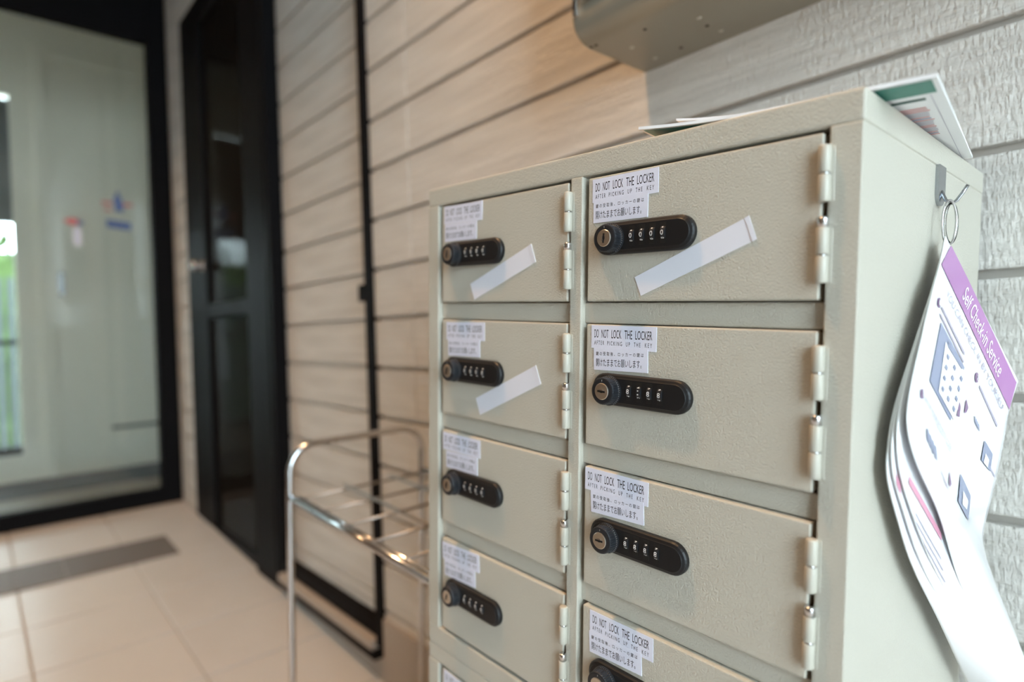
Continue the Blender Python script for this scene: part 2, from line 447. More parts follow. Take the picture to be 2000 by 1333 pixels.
part('frame_rail', box(XI - .05, XI + .01, -1.23, .255, .02, .05, .003, 1), M['frame'], win)
part('blind', box(XI - .045, XI - .035, -1.23, .255, .86, 1.72), M['blind'], win)
part('glass_pane', box(XI - .022, XI - .016, -1.23, .255, -.69, 1.72), M['glass'], win)
# outside that window: slatted fence and hedge
for i in range(26):
    solo('fence_slat', box(-7.0, -6.97, -1.6 + .085 * i, -1.6 + .085 * i + .045, -1.0, .62, .004, 1), M['fence'], (-7.0, -1.58 + .085 * i, -1.0),
         'narrow grey upright slat of the fence outside the hall window', 'fence slat', 'fence slats outside the hall window')
hb = bmesh.new()
for i in range(420):
    c = Vector((-7.9 + rnd.uniform(-.35, .35), rnd.uniform(-1.8, .8), -1.0 + rnd.random() ** .7 * 2.15))
    a = Vector((rnd.gauss(0, 1), rnd.gauss(0, 1), rnd.gauss(0, 1))).normalized(); b = a.cross(Vector((.3, .5, .8))).normalized()
    s1, s2 = rnd.uniform(.06, .13), rnd.uniform(.03, .06)
    add_poly(hb, [c - a * s1, c + b * s2, c + a * s1, c - b * s2], [(0, 1, 2, 3)])
box(-8.1, -7.75, -1.8, .8, -1.0, .95, .08, 2, hb)
solo('hedge', hb, M['leaf'], (-7.9, -.5, -1.0), 'bright green clipped hedge behind the slatted fence', 'hedge')
struct('ground_outside', box(-14, -5.6, -5, 4, -1.1, -1.0), M['ground'], (-8, 0, -1.0))
# ------------------------------------------------------------------ lockers
X0, X1, ZT, DEP = -.0116, .5324, .0276, .4033
UNIT = .6356
COLS = (.0200, .2742); CW = (.2271, .2304); PITCH, DH = .150, .1264

# -- shared door meshes (origin at the door's upper left front corner)
door_me = {}
for ci in (0, 1):
    door_me[ci] = mesh_from('door', box(0, CW[ci], 0, .012, -DH, 0, .0022, 3), M['locker'], smooth=False)
barrel_me = None
def hinge_meshes():
    hr = .0046
    def seg(z1, z0): return lathe([(.0, z1), (hr * .62, z1), (hr * .9, z1 - .0004), (hr, z1 - .0012), (hr, z0 + .0012), (hr * .9, z0 + .0004), (.0, z0)], 'z', 20)
    a = mesh_from('hinge_barrel', seg(0, -.0207), M['hinge'], smooth=True)
    pin = mesh_from('hinge_pin', lathe([(.0, .0078), (hr * .78, .0078), (hr * .9, .0066), (hr * .9, 0), (0, 0)], 'z', 20), M['chrome'], smooth=True)
    ring = mesh_from('hinge_washer', lathe([(.0, .0007), (hr * .8, .0007), (hr * .8, -.0007), (0, -.0007)], 'z', 20), M['chrome'], smooth=True)
    leaf = mesh_from('hinge_leaf', box(.0025, .0062, -.0003, .004, -.042, -.001, .0004, 1), M['hinge'])
    return a, pin, ring, leaf
HB, HP, HR, HL = hinge_meshes()

# -- lock meshes (origin on the door face: plate's left end, plate axis)
def stadium(x0, x1, rr, n=14):
    a = arc((x1 - rr, 0, 0), rr, -90, 90, n, (1, 0, 0), (0, 0, 1)); b = arc((x0 + rr, 0, 0), rr, 90, 270, n, (1, 0, 0), (0, 0, 1)); return a + b
def lock_plate_mesh():
    bm = bmesh.new(); rings = []
    for off, y in ((0, 0), (0, -.0042), (.0012, -.0058), (.0034, -.0070), (.0040, -.0075)):
        rings.append([bm.verts.new((p.x, y, p.z)) for p in stadium(off, .1128 - off, .0158 - off)])
    n = len(rings[0])
    for k in range(len(rings) - 1):
        for i in range(n): bm.faces.new((rings[k][i], rings[k][(i + 1) % n], rings[k + 1][(i + 1) % n], rings[k + 1][i]))
    bm.faces.new(rings[-1]); bmesh.ops.recalc_face_normals(bm, faces=bm.faces)
    return mesh_from('lock_plate', bm, M['black'])
KX, KZ = .0235, -.0008
def knob_mesh():
    bm = bmesh.new(); n = 72; rings = []
    for rr, y, kn in ((.0150, -.0070, 0), (.0150, -.0092, 0), (.0138, -.0094, 0), (.0136, -.0100, 1), (.0136, -.0172, 1), (.0130, -.0186, 0), (.0118, -.0190, 0), (.0084, -.0190, 0)):
        rings.append([bm.verts.new(((rr - (.00045 if kn and i % 2 else 0)) * math.cos(2 * math.pi * i / n), y, (rr - (.00045 if kn and i % 2 else 0)) * math.sin(2 * math.pi * i / n))) for i in range(n)])
    for k in range(len(rings) - 1):
        for i in range(n): bm.faces.new((rings[k][i], rings[k][(i + 1) % n], rings[k + 1][(i + 1) % n], rings[k + 1][i]))
    bm.faces.new(rings[-1]); bmesh.ops.recalc_face_normals(bm, faces=bm.faces)
    return mesh_from('lock_knob', bm, M['blackk'])
def ticks_mesh():
    bm = bmesh.new()
    for i in range(30):
        a = math.radians(-60 + 240 * i / 29.0); u = Vector((math.cos(a), 0, math.sin(a))); t = Vector((-math.sin(a), 0, math.cos(a)))
        for (r0, r1, w) in ((.0141, .0147, .00016),):
            add_poly(bm, [u * r0 + t * w + Vector((0, -.00945, 0)), u * r1 + t * w + Vector((0, -.00945, 0)), u * r1 - t * w + Vector((0, -.00945, 0)), u * r0 - t * w + Vector((0, -.00945, 0))], [(0, 1, 2, 3)])
    add_poly(bm, [(-.0002, -.01915, .0098), (.0002, -.01915, .0098), (.0002, -.01915, .0116), (-.0002, -.01915, .0116)], [(0, 1, 2, 3)])
    return mesh_from('knob_marks', bm, M['white_print'])
def key_mesh():
    bm = lathe([(.0083, -.0188), (.0083, -.0196), (.0078, -.0200), (.0, -.0200)], 'y', 36)
    return mesh_from('key_cylinder', bm, M['steel'])
def slot_mesh():
    bm = bmesh.new()
    pts = [(-.0048, -.0009), (-.0015, -.0009), (-.0006, -.0022), (.0012, -.0022), (.0020, -.0010), (.0046, -.0010), (.0046, .0010), (.0020, .0010), (.0010, .0014), (-.0010, .0014), (-.0016, .0010), (-.0048, .0010)]
    prism([(z, -.0198, x) for x, z in pts], (0, -.0004, 0), bm)  # raised dark shape for the shade inside the key slot
    return mesh_from('keyway', bm, M['slot'])
def glint_mesh():
    bm = bmesh.new(); prism([(-.0022, -.0201, -.0030), (-.0010, -.0201, -.0034), (-.0010, -.0201, .0024), (-.0022, -.0201, .0018)], (0, -.0003, 0), bm)
    return mesh_from('keyway_glint', bm, M['chrome'])  # chrome sliver added as the bright glint in the keyway
def wheel_mesh():
    bm = bmesh.new(); n = 20
    rr = .0085
    for s in range(n):
        a0 = math.radians(25 + 130 * s / n); a1 = math.radians(25 + 130 * (s + 1) / n)
        q = [(-.0024, -rr * math.sin(a) - .0010, rr * math.cos(a)) for a in (a0, a1)] + [(.0024, -rr * math.sin(a) - .0010, rr * math.cos(a)) for a in (a1, a0)]
        add_poly(bm, q, [(0, 1, 2, 3)])
    for sx in (-.0024, .0024):
        add_poly(bm, [(sx, -rr * math.sin(math.radians(25 + 130 * s / n)) - .0010, rr * math.cos(math.radians(25 + 130 * s / n))) for s in range(n + 1)], [tuple(range(n + 1))])
    bmesh.ops.recalc_face_normals(bm, faces=bm.faces)
    return mesh_from('number_wheel', bm, M['blackk'])
def window_mesh():
    return mesh_from('wheel_slot', box(-.0031, .0031, -.00765, -.0074, -.0095, .0095), M['slot'])
LP, LK, LT, LKEY, LSLOT, LGL, LW, LWIN = lock_plate_mesh(), knob_mesh(), ticks_mesh(), key_mesh(), slot_mesh(), glint_mesh(), wheel_mesh(), window_mesh()
digit_me = {}
def digit(ch):
    if ch not in digit_me:
        bm = bmesh.new(); nxt = str((int(ch) + 1) % 10); prv = str((int(ch) + 9) % 10)
        for c, zc, hh in ((ch, 0.0, .0046), (nxt, .0054, .0022), (prv, -.0054, .0022)):
            vs, fs = fit_text(c, .0030 if c != '1' else .0014, hh)
            w = .0030 if c != '1' else .0014
            def wrap(x, z):
                zz = z; a = math.asin(max(-1, min(1, zz / .0086))); return (x - w / 2 - .0003, -.0087 * math.cos(a) - .0010, zz)
            add_poly(bm, [wrap(x, z + zc - hh / 2) for x, z in vs], fs)
        digit_me[ch] = mesh_from('digits', bm, M['white_print'])
    return digit_me[ch]

# -- label stickers
STK_A = mesh_from('label_sticker', box(-.0395, .0395, -.0004, .0002, -.01175, .01175), M['label'])
STK_B = mesh_from('label_sticker', box(-.0331, .0331, -.0006, .0002, -.0113, .0113), M['label'])
def lettering(lines, yoff):
    bm = bmesh.new()
    for body, x, z, w, h in lines:
        vs, fs = fit_text(body, w, h); add_poly(bm, [(x + a, yoff, z + b) for a, b in vs], fs)
    return mesh_from('lettering', bm, M['ink'])
LET_A = lettering([('DO', -.0355, -.0010, .0056, .0085), ('NOT', -.0262, -.0010, .0088, .0085), ('LOCK', -.0134, -.0010, .0122, .0085),
                   ('THE', .0026, -.0010, .0092, .0085), ('LOCKER', .0155, -.0010, .0193, .0085),
                   ('A F T E R', -.0355, -.0082, .0128, .0042), ('P I C K I N G', -.0185, -.0082, .0182, .0042), ('U P', .0045, -.0082, .0048, .0042),
                   ('T H E', .0140, -.0082, .0076, .0042), ('K E Y', .0268, -.0082, .0080, .0042)], -.0005)
LET_B = lettering([('鍵 の 受 取 後 、 ロ ッ カ ー の 鍵 は', -.0300, .0036, .0585, .0040), ('開けたままでお願いします。', -.0300, -.0074, .0560, .0078)], -.0007)

LABELS = {(1, 0): ((.0457, -.0138, .33), (.0409, -.0354, -.3)), (1, 1): ((.0468, -.0126, -.09), (.0441, -.0347, 1.59)),
          (1, 2): ((.0409, -.0125, -.27), (.0428, -.0339, 2.24)), (1, 3): ((.0499, -.0135, .41), (.0434, -.0345, 2.86)),
          (0, 0): ((.0448, -.0122, -.8), (.0400, -.0355, -.6)), (0, 1): ((.0499, -.0142, .9), (.0474, -.0358, 1.32)),
          (0, 2): ((.0421, -.0139, .55), (.0436, -.0376, 1.24)), (0, 3): ((.0412, -.0147, 3.2), (.0400, -.0372, 3.4))}
CODES = {(1, 0): '0000', (1, 1): '8188', (1, 2): '8888', (1, 3): '0000', (0, 0): '0000', (0, 1): '0000', (0, 2): '0000', (0, 3): '0000'}
KEYROT = {(1, 0): 4, (1, 1): 92, (1, 2): 88, (1, 3): 25, (0, 0): 5, (0, 1): 15, (0, 2): 12, (0, 3): 18}
KNOBROT = {(1, 3): 20, (1, 1): 100, (1, 2): 95}
TAPES = {(1, 0): ((.3343, -.1033), (.3419, -.1212), (.4546, -.0763), (.4475, -.0564)),
         (0, 0): ((.0808, -.1034), (.0892, -.1237), (.1987, -.0816), (.1911, -.0609)),
         (0, 1): ((.0930, -.2486), (.1013, -.2691), (.2087, -.2196), (.2002, -.1988))}

def locker(z_shift, label, first):
    zb = ZT - UNIT + z_shift; zt = ZT + z_shift
    root = thing('locker_cabinet', label, 'locker', ((X0 + X1) / 2, DEP / 2, zb), 'cab')
    # casing
    part('top_panel', box(X0, X1, 0, DEP, zt - .0245, zt, .003, 3), M['locker'], root)
    part('side_panel', box(X1 - .006, X1 - .0005, .0006, DEP, zb, zt - .0238, .0022, 2), M['locker'], root)
    part('side_panel', box(X0 + .0005, X0 + .006, .0006, DEP, zb, zt - .0238, .0022, 2), M['locker'], root)
    part('back_panel', box(X0 + .002, X1 - .002, DEP - .004, DEP - .001, zb + .002, zt - .004), M['locker'], root)
    part('bottom_panel', box(X0, X1, -.0004, DEP, zb + .0003, zb + .0268, .0022, 2), M['locker'], root)
    part('inner_liner', box(X0 + .004, X1 - .004, .020, .024, zb + .01, zt - .02), M['locker_in'], root)
    for x0, x1 in ((X0 + .0003, .0120), (.2506, .2668), (.5088, X1 - .0004)):
        part('front_post', box(x0, x1, -.0006, .020, zb + .0262, zt - .0242, .0016, 3), M['locker'], root)
    for ci in (0, 1):
        rx0 = (.0115, .2662)[ci]; rx1 = (.2511, .5093)[ci]
        for k in range(1, 4):
            z = z_shift - PITCH * k
            part('cross_rail', box(rx0, rx1, .0062, .020, z + .0010, z + PITCH - DH - .0012, .0016, 3), M['locker'], root)
    for ci in (0, 1):
        for k in range(4):
            zt0 = z_shift - PITCH * k; px, pz = COLS[ci], zt0
            dr_ = put('door', door_me[ci], root, (px, 0, pz))
            key = (ci, k)
            ex = px + CW[ci] + .0026
            for z1 in (-.0106, -.0322, -.0715, -.0930):
                put('hinge_barrel', HB, dr_, (ex, -.0036, pz + z1))
            for z1 in (-.03175, -.09265): put('hinge_washer', HR, dr_, (ex, -.0036, pz + z1))
            put('hinge_pin', HP, dr_, (ex, -.0036, pz - .0718))
            for z1 in (-.0106, -.0715): put('hinge_leaf', HL, dr_, (ex, -.0006, pz + z1))
            # lock
            lx, lz = px + .0133, pz - .0645
            put('lock_plate', LP, dr_, (lx, 0, lz))
            kr = math.radians(KNOBROT.get(key, 0))
            put('lock_knob', LK, dr_, (lx + KX, 0, lz + KZ))
            put('knob_marks', LT, dr_, (lx + KX, 0, lz + KZ))
            put('key_cylinder', LKEY, dr_, (lx + KX, 0, lz + KZ))
            ro = (0, math.radians(KEYROT[key]), 0)
            put('keyway', LSLOT, dr_, (lx + KX, 0, lz + KZ), ro)
            put('keyway_glint', LGL, dr_, (lx + KX, 0, lz + KZ), ro)
            for q in range(4):
                wx = px + .0610 + .01163 * q
                put('wheel_slot', LWIN, dr_, (wx, 0, lz + .0007))
                put('number_wheel', LW, dr_, (wx, 0, lz + .0007))
                put('digits', digit(CODES[key][q]), dr_, (wx, 0, lz + .0007))
            a, b = LABELS[key]
            for (cx, cz, an), st, le in ((a, STK_A, LET_A), (b, STK_B, LET_B)):
                ro = (0, -math.radians(an), 0)
                put('label_sticker', st, dr_, (px + cx, -.0001, pz + cz), ro)
                put('lettering', le, dr_, (px + cx, -.0001, pz + cz), ro)
            if first and key in TAPES:
                q = TAPES[key]; bm = prism([(x, -.0001, z) for x, z in q], (0, -.0005, 0))
                o = part('tape_strip', bm, M['tape'], dr_)
                o.location = -(Vector((px, 0, pz)) - ORG[root.name]) * S if False else o.location
                q2 = [Vector((x, 0, z)) for x, z in q]                      # folded-over end
                e = (q2[3] - q2[0]).normalized()
                bm = prism([tuple(p + Vector((0, -.0006, 0))) for p in (q2[2] - e * .0035, q2[2] + e * .0006, q2[3] + e * .0006, q2[3] - e * .0035)], (0, -.0006, 0))
                part('tape_fold', bm, M['tape'], dr_)
    return root

up = locker(0.0, 'upper greige steel locker of eight doors with blank white tape strips on its top row', True)
low = locker(-UNIT, 'lower greige steel locker carrying the other locker, no tape on its doors', False)
# plinth feet under the lower locker
zb2 = ZT - 2 * UNIT
part('base_frame', box(X0 + .01, X1 - .01, .012, DEP - .01, -1.2755, zb2 + .002, .002, 1), M['locker_in'], low)

# ------------------------------------------------------------------ metal box on the wall above
BZ, BY = .454, .722
wb = thing('wall_box', 'greige metal box with rounded lower edge fixed to the siding above the lockers', 'box', (-.22, .82, BZ))
rr = .036
prof = [(-.640, WY - .001, BZ), *[(-.640, BY + rr - rr * math.sin(math.radians(a)), BZ + rr - rr * math.cos(math.radians(a))) for a in range(0, 91, 9)], (-.640, BY, 1.30), (-.640, WY - .001, 1.30)]
bmw = prism(prof, (.84, 0, 0))
part('box_body', bmw, M['wbox'], wb)
part('box_door', box(-.622, .182, BY - .006, BY + .002, BZ + .050, 1.285, .003, 2), M['wbox'], wb)
part('edge_highlight_strip', box(-.6375, -.6290, BY - .004, BY + .002, BZ + .034, 1.285, .001, 1), M['chrome'], wb)  # chrome flange strip standing in for the bright highlight on that edge
def zhit(px, py, z):
    v = cam_ray(px, py); return v * (z / v.z)
for hx, hy in ((537, 220), (1005, 193), (808, 358), (133, 355), (170, 340)):
    p = zhit(1120 + hx / 3.846, hy / 3.846, BZ); part('screw_hole', lathe([(.0, -.0006), (.0030, -.0006), (.0030, .0005)], 'z', 14, (p.x, p.y, BZ)), M['hole'], wb)  # dark disc laid on the underside for the shade inside a hole
for hx, hy in ((945, 135), (1110, 232), (440, 357), (615, 437)):
    p = zhit(1120 + hx / 3.846, hy / 3.846, BZ); part('hole_plug', lathe([(.0, -.0012), (.0030, -.0010), (.0038, -.0004), (.0038, .0005)], 'z', 14, (p.x, p.y, BZ)), M['dot'], wb)

# ------------------------------------------------------------------ chrome rack beside the lockers
RX0, RX1, RY0, RY1, RZ = -.585, -.030, .037, .378, -.545
rk = thing('chrome_rack', 'chrome tube rack with wire shelf standing beside the lockers', 'rack', ((RX0 + RX1) / 2, (RY0 + RY1) / 2, -1.2725), 'cab')
TR = .0075
def uframe(x):
    c = .060; zt = -.434
    pts = [(x, RY0, -1.2715), (x, RY0, -.90), (x, RY0, RZ)]
    pts += [tuple(p) for p in arc((x, RY0 + c, zt - c), c, 180, 90, 10, (0, 1, 0), (0, 0, 1))]
    pts += [tuple(p) for p in arc((x, RY1 - c, zt - c), c, 90, 0, 10, (0, 1, 0), (0, 0, 1))]
    pts += [(x, RY1, RZ), (x, RY1, -.90), (x, RY1, -1.2715)]
    return tube(pts, TR, 14)
for x in (RX0, RX1): part('end_frame', uframe(x), M['chrome'], rk, smooth=True)
for z in (RZ, -1.16):
    part('front_rail', tube([(RX0, RY0, z), (RX1, RY0, z - .006)], TR * .92, 14), M['chrome'], rk, smooth=True)
    part('back_rail', tube([(RX0, RY1, z), (RX1, RY1, z - .006)], TR * .92, 14), M['chrome'], rk, smooth=True)
    part('tray_edge', tube([(RX0 + .012, RY0 + .016, z - .002), (RX1 - .012, RY0 + .016, z - .008)], .0045, 10), M['chrome'], rk, smooth=True)
    for x in (-.568, -.462, -.356, -.250, -.147, -.050):
        part('cross_wire', tube([(x, RY0, z - .003), (x, RY1, z - .003)], .0030, 8), M['wire'], rk, smooth=True)
    for y in (.163, .284):
        part('long_wire', tube([(RX0, y, z + .003), (RX1, y, z - .002)], .0030, 8), M['wire'], rk, smooth=True)
for x in (RX0, RX1):
    for y in (RY0, RY1):
        part('foot_cap', lathe([(.0105, -1.2735), (.0105, -1.250), (.0088, -1.248)], 'z', 14, (x, y, 0)), M['black'], rk)

# ------------------------------------------------------------------ leaflets lying on the locker
def leaflet(name, label, FR, eu, ev, thick, z0, lift, prints=(), edge=M['paper']):
    """FR front right corner; eu towards the left, ev towards the wall (locker frame, layout units)"""
    FRv = Vector((FR[0], FR[1], 0)); eu = Vector((eu[0], eu[1], 0)); ev = Vector((ev[0], ev[1], 0))
    nu, nv = 24, 12
    def P(a, b, top):
        return FRv + eu * a + ev * b + Vector((0, 0, z0 + lift(a, b) + (thick if top else 0)))
    base = (FRv + eu * .5 + ev * .5); base.z = z0
    root = thing(name, label, 'leaflet', base, 'cab')
    bm = bmesh.new(); G = {}
    for t in (0, 1):
        for i in range(nu + 1):
            for j in range(nv + 1): G[t, i, j] = bm.verts.new(P(i / nu, j / nv, t))
    for t in (0, 1):
        for i in range(nu):
            for j in range(nv): bm.faces.new((G[t, i, j], G[t, i + 1, j], G[t, i + 1, j + 1], G[t, i, j + 1]))
    for i in range(nu):
        bm.faces.new((G[0, i, 0], G[0, i + 1, 0], G[1, i + 1, 0], G[1, i, 0])); bm.faces.new((G[0, i, nv], G[0, i + 1, nv], G[1, i + 1, nv], G[1, i, nv]))
    for j in range(nv):
        bm.faces.new((G[0, 0, j], G[0, 0, j + 1], G[1, 0, j + 1], G[1, 0, j])); bm.faces.new((G[0, nu, j], G[0, nu, j + 1], G[1, nu, j + 1], G[1, nu, j]))
    bmesh.ops.recalc_face_normals(bm, faces=bm.faces)
    part('pages', bm, edge, root)
    for nm, m, rects in prints:
        bm = bmesh.new()
        for a0, a1, b0, b1 in rects:
            n = max(1, int((a1 - a0) * 24))
            for k in range(n):
                s0, s1 = a0 + (a1 - a0) * k / n, a0 + (a1 - a0) * (k + 1) / n
                add_poly(bm, [P(s0, b0, 0) - Vector((0, 0, .00025)), P(s1, b0, 0) - Vector((0, 0, .00025)), P(s1, b1, 0) - Vector((0, 0, .00025)), P(s0, b1, 0) - Vector((0, 0, .00025))], [(0, 1, 2, 3)])
        part(nm, bm, m, root)['kind'] = 'stuff'
    return root
ZS = ZT
lines = []
rl = random.Random(3)
cols = {'bluep': [], 'redp': [], 'greyp': []}
for i in range(20):
    b = .235 + .0165 * i
    cols[rl.choice(['bluep', 'redp', 'greyp', 'greyp', 'redp'])].append((.056 + rl.uniform(0, .012), .62 + rl.uniform(-.05, .1), b, b + .007))
leaflet('leaflet', 'leaflet with green printed band underneath, jutting over the locker edge', (.5702, .0215), (-.2348, -.0215), (-.033, .2953), .0026, ZS + .0014,
        lambda a, b: .0082 * max(0, (a - .45) / .55) ** 2 * (1 - .75 * b),
        [('printed_band', M['green'], [(.016, .985, .012, .118)]), ('printed_bar', M['green_d'], [(.052, .60, .150, .172)]),
         ('printed_lines', M['bluep'], cols['bluep']), ('printed_lines', M['redp'], cols['redp']), ('printed_lines', M['greyp'], cols['greyp']),
         ('fold_line', M['greyp'], [(.034, .036, .13, .98)])])
leaflet('leaflet', 'plain white leaflet with lifted corner lying on the green-banded leaflet', (.560, .034), (-.190, -.024), (-.030, .262), .0020, ZS + .0044,
        lambda a, b: .0082 * max(0, (a * .81 + .045 - .45) / .55) ** 2 * (1 - .75 * b) + .0036 * max(0, (a - .6) / .4) ** 2)
leaflet('leaflet', 'thin flat paper lying on the locker under the leaflets', (.392, .012), (-.090, .004), (.012, .20), .0010, ZS + .0002, lambda a, b: 0.0)

# ------------------------------------------------------------------ adhesive hook with rings and hanging sheets
hk = thing('adhesive_hook', 'small metal adhesive hook on the side of the locker', 'hook', (X1, .208, -.015), 'cab')
bmh = prism([tuple(p) for p in ([Vector((X1 - .0004, .196, .0035)), Vector((X1 - .0004, .220, .0035))] + arc((X1 - .0004, .208, -.022), .012, 0, -180, 10, (0, 1, 0), (0, 0, 1)))], (.0032, 0, 0))
part('hook_plate', bmh, M['hook'], hk)
part('hook_arm', tube([(X1 + .002, .208, -.020), (X1 + .006, .208, -.0290), (X1 + .011, .208, -.0325), (X1 + .0145, .209, -.0300), (X1 + .0185, .210, -.0235), (X1 + .0220, .211, -.0165)], .0016, 10), M['hook'], hk, smooth=True)

class Sheet:
    def __init__(self, L, R, ox, oy, bow):
        n = len(L); self.n = n - 1; self.bow = bow
        self.L = [cab_px(*q, 0, X1 + (ox[0] + (ox[1] - ox[0]) * (i / self.n) ** 1.3)) for i, q in enumerate(L)]
        self.R = [cab_px(*q, 1, oy[0] + (oy[1] - oy[0]) * (i / self.n)) for i, q in enumerate(R)]
        self.grid = [(s / 40, t * self.n / 60.0) for s in range(41) for t in range(61)]
        self.gpx = [self.px(self.P(s, t)) for s, t in self.grid]
    def cr(self, A, t):
        i = min(int(t), self.n - 1); u = t - i
        p0, p1, p2, p3 = A[max(i - 1, 0)], A[i], A[i + 1], A[min(i + 2, self.n)]
        return .5 * ((2 * p1) + (p2 - p0) * u + (2 * p0 - 5 * p1 + 4 * p2 - p3) * u * u + (3 * p1 - p0 - 3 * p2 + p3) * u ** 3)
    def P(self, s, t):
        a, b = self.cr(self.L, t), self.cr(self.R, t); p = a.lerp(b, s)
        w = 4 * s * (1 - s); p = p + Vector((1, -.35, 0)) * self.bow * w * (t / self.n); return p
    def px(self, p):
        c = RB @ (CABM @ p + CABT); return (1000 + FPX * c.x / c.z, 666.5 + FPX * c.y / c.z)
    def normal(self, s, t):
        e = .01; n = (self.P(min(s + e, 1), t) - self.P(max(s - e, 0), t)).cross(self.P(s, min(t + e, self.n)) - self.P(s, max(t - e, 0))).normalized()
        return n if n.dot(CAMC - self.P(s, t)) > 0 else -n
    def at(self, x, y, off):
        k = min(range(len(self.gpx)), key=lambda i: (self.gpx[i][0] - x) ** 2 + (self.gpx[i][1] - y) ** 2)
        s, t = self.grid[k]
        for _ in range(4):
            q = self.px(self.P(s, t)); e = 1e-3
            qs = self.px(self.P(s + e, t)); qt = self.px(self.P(s, min(t + e, self.n - 1e-4)))
            a, b, c, d_ = (qs[0] - q[0]) / e, (qt[0] - q[0]) / e, (qs[1] - q[1]) / e, (qt[1] - q[1]) / e
            det = a * d_ - b * c
            if abs(det) < 1e-9: break
            ds = (d_ * (x - q[0]) - b * (y - q[1])) / det; dt = (-c * (x - q[0]) + a * (y - q[1])) / det
            s = max(0, min(1, s + max(-.1, min(.1, ds)))); t = max(0, min(self.n - 1e-3, t + max(-.5, min(.5, dt))))
        return self.P(s, t) + self.normal(s, t) * off
    def mesh(self, nu=26, nv=70, th=.0005):
        bm = bmesh.new(); F = {}
        for i in range(nu + 1):
            for j in range(nv + 1):
                s, t = i / nu, self.n * j / nv; p = self.P(s, t); n = self.normal(s, t)
                F[0, i, j] = bm.verts.new(p + n * th); F[1, i, j] = bm.verts.new(p - n * th)
        for i in range(nu):
            for j in range(nv):
                for k in (0, 1): bm.faces.new((F[k, i, j], F[k, i + 1, j], F[k, i + 1, j + 1], F[k, i, j + 1]))
        for i in range(nu):
            for j in (0, nv): bm.faces.new((F[0, i, j], F[0, i + 1, j], F[1, i + 1, j], F[1, i, j]))
        for j in range(nv):
            for i in (0, nu): bm.faces.new((F[0, i, j], F[0, i, j + 1], F[1, i, j + 1], F[1, i, j]))
        bmesh.ops.recalc_face_normals(bm, faces=bm.faces); return bm

bk = thing('instruction_sheets', 'bunch of laminated check-in sheets hanging by rings from the hook', 'sheets', (X1 + .02, .2, -.55), 'cab')
sheets = []
for Lp, Rp, ox, oy, bow in (
    ([(1846, 462), (1835, 517), (1822, 565), (1800, 660), (1778, 760), (1772, 830), (1790, 905), (1835, 1010), (1870, 1130), (1925, 1300)],
     [(1988, 745), (1970, 803), (1962, 850), (1949, 917), (1932, 990), (1920, 1045), (1925, 1085), (1945, 1145), (1975, 1220), (2010, 1310)], (.0125, .034), (.335, .345), .006),
    ([(1846, 466), (1830, 530), (1795, 650), (1765, 760), (1752, 840), (1757, 920), (1780, 1000), (1814, 1090), (1864, 1195), (1922, 1325)],
     [(1985, 750), (1966, 808), (1958, 850), (1945, 920), (1930, 990), (1918, 1050), (1926, 1097), (1952, 1170), (1993, 1268), (2040, 1380)], (.0105, .026), (.342, .352), .004),
    ([(1845, 468), (1827, 540), (1789, 665), (1757, 775), (1743, 850), (1744, 925), (1766, 1005), (1798, 1100), (1850, 1210), (1908, 1335)],
     [(1983, 752), (1964, 812), (1955, 855), (1943, 922), (1928, 992), (1917, 1053), (1926, 1100), (1955, 1180), (2000, 1285), (2050, 1400)], (.0085, .021), (.349, .358), .003),
    ([(1844, 470), (1825, 545), (1784, 675), (1750, 785), (1736, 858), (1733, 930), (1752, 1012), (1783, 1110), (1836, 1220), (1894, 1345)],
     [(1981, 754), (1962, 815), (1953, 858), (1941, 925), (1927, 994), (1917, 1056), (1927, 1104), (1958, 1190), (2006, 1300), (2058, 1420)], (.0065, .016), (.355, .364), .002)):
    sh = Sheet(Lp, Rp, ox, oy, bow); o = part('sheet', sh.mesh(), M['lam'], bk, smooth=True); sheets.append((sh, o))
def decal(k, name, quads, m, off=.0012, nx=10, ny=4):
    sh, o = sheets[k]
    for q in quads:
        bm = bmesh.new(); q = [Vector(p) for p in q]; V = {}
        for i in range(nx + 1):
            for j in range(ny + 1):
                p = q[0].lerp(q[1], i / nx).lerp(q[3].lerp(q[2], i / nx), j / ny); V[i, j] = bm.verts.new(sh.at(p.x, p.y, off))
        for i in range(nx):
            for j in range(ny):
                bm.faces.new((V[i, j], V[i + 1, j], V[i + 1, j + 1], V[i, j + 1]))
        part(name, bm, m, o)
def decal_text(k, body, BL, BR, TL, m, off=.0016, name='lettering'):
    sh, o = sheets[k]; vs, fs = fit_text(body, 1.0, 1.0); BL, BR, TL = Vector(BL), Vector(BR), Vector(TL)
    bm = bmesh.new(); pts = [BL + (BR - BL) * a + (TL - BL) * b for a, b in vs]
    add_poly(bm, [sh.at(p.x, p.y, off) for p in pts], fs); return part(name, bm, m, o)
decal(0, 'header_band', [[(1856, 478), (1983, 747), (1969, 800), (1836, 517)]], M['purple'], nx=20, ny=6)
decal_text(0, 'Self Check-in Service', (1875, 582), (1946, 738), (1886, 559), M['lam'])
decal_text(0, 'YOU CAN CHECK IN BY YOURSELF', (1845, 577), (1955, 805), (1850, 566), M['greyp'], .0013)
decal(0, 'keypad_photo', [[(1835, 630), (1881, 718), (1854, 822), (1813, 745)]], M['bluegrey'])
decal(0, 'keypad_face', [[(1843, 668), (1884, 733), (1860, 822), (1829, 765)]], M['lam'], .0016)
keys = []
for i in range(3):
    for j in range(4):
        u, v2 = (i + .5) / 3, (j + .9) / 4.6
        c = Vector((1843, 668)).lerp(Vector((1884, 733)), u).lerp(Vector((1829, 765)).lerp(Vector((1860, 822)), u), v2)
        keys.append([(c.x - .4, c.y - 7), (c.x + 3.0, c.y + .5), (c.x + .4, c.y + 7), (c.x - 3.0, c.y - .5)])
decal(0, 'keypad_keys', keys, M['bluegrey'], .0020, 2, 2)
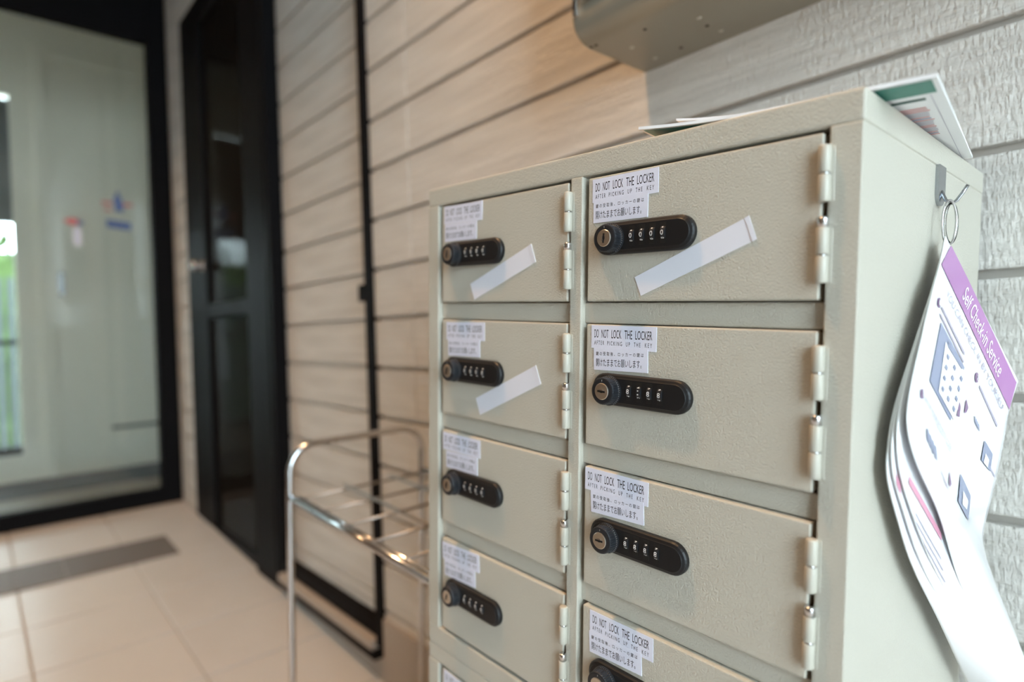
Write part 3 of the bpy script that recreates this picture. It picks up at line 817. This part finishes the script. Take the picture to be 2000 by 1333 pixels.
decal(0, 'keypad_display', [[(1849, 668), (1876, 715), (1874, 722), (1846, 676)]], M['bluegrey'], .0020, 4, 2)
for (cx, cy), ch in (((1831.5, 592), '1'), ((1905, 738), '2'), ((1798, 770), '3')):
    q = []
    ring_pts = [(cx + 3.6 * math.cos(a) , cy + 10 * math.sin(a)) for a in [2 * math.pi * i / 16 for i in range(16)]]
    sh, o = sheets[0]; bm = bmesh.new(); add_poly(bm, [sh.at(x, y, .0013) for x, y in ring_pts], [tuple(range(16))]); part('number_disc', bm, M['purple_d'], o)
    decal_text(0, ch, (cx - 1.6, cy + 3), (cx + 1.2, cy + 7), (cx - .6, cy - 7), M['lam'], .0018, 'number')
decal_text(0, 'ENTER YOUR SECURITY CODE', (1802, 783), (1853, 884), (1806, 772), M['greyp'], .0014)
tl = []
for (a, b, h) in (((1837, 598), (1882, 690), 5), ((1834, 612), (1880, 706), 4), ((1911, 752), (1946, 830), 5), ((1918, 880), (1941, 930), 3)):
    tl.append([a, b, (b[0] - 1.5, b[1] + h), (a[0] - 1.5, a[1] + h)])
decal(0, 'text_line', tl, M['greyp'], .0013, 8, 1)
wv = []
for i in range(4):
    wv.append([(1806 + 5 * i, 836 + 11 * i), (1810 + 5 * i, 840 + 11 * i), (1812 + 5 * i, 866 + 11 * i), (1808 + 5 * i, 862 + 11 * i)])
    wv.append([(1900 + 2.4 * i, 812 + 5 * i), (1902 + 2.4 * i, 814 + 5 * i), (1903 + 2.4 * i, 828 + 5 * i), (1901 + 2.4 * i, 826 + 5 * i)])
decal(0, 'code_marks', wv, M['bluegrey'], .0014, 2, 3)
decal(0, 'arrow_mark', [[(1824, 888), (1829, 902), (1851, 962), (1845, 950)], [(1851, 918), (1855, 946), (1852, 952), (1850, 946)], [(1870, 782), (1873, 794), (1871, 815), (1865, 812)], [(1884, 778), (1888, 797), (1884, 806), (1880, 808)]], M['purple_d'], .0014, 4, 2)
decal(0, 'door_photo', [[(1920, 860), (1936, 887), (1931, 921), (1913, 898)], [(1873, 925), (1893, 968), (1888, 1018), (1868, 980)]], M['bluegrey'], .0014, 5, 5)
decal(0, 'door_photo_light', [[(1921, 885), (1928, 898), (1925, 913), (1917, 903)], [(1877, 958), (1887, 978), (1884, 996), (1875, 985)]], M['lam'], .0018, 3, 3)
decal(1, 'pink_band', [[(1773, 930), (1836, 1042), (1836, 1056), (1772, 945)]], M['pink'], .0012, 10, 3)
decal(1, 'text_line', [[(1785 + 2 * i, 1000 + 18 * i), (1836 + 4 * i, 1090 + 22 * i), (1836 + 4 * i, 1094 + 22 * i), (1785 + 2 * i, 1004 + 18 * i)] for i in range(4)], M['greyp'], .0012, 8, 1)
decal(2, 'red_band', [[(1747, 925), (1756, 948), (1756, 968), (1748, 945)]], M['pink'], .0012, 4, 3)
# two clear rings through the punched corner
for dy, rad in ((.0, .0205), (.007, .0185)):
    c = Vector((X1 + .0118, .197 + dy, -.0515))
    part('binder_ring', tube([c + Vector((.15 * math.cos(a), math.cos(a) * .55, math.sin(a))) * rad for a in [2 * math.pi * i / 40 for i in range(40)]], .0011, 8, closed=True), M['chrome'] if dy == 0 else M['ring'], bk, smooth=True)
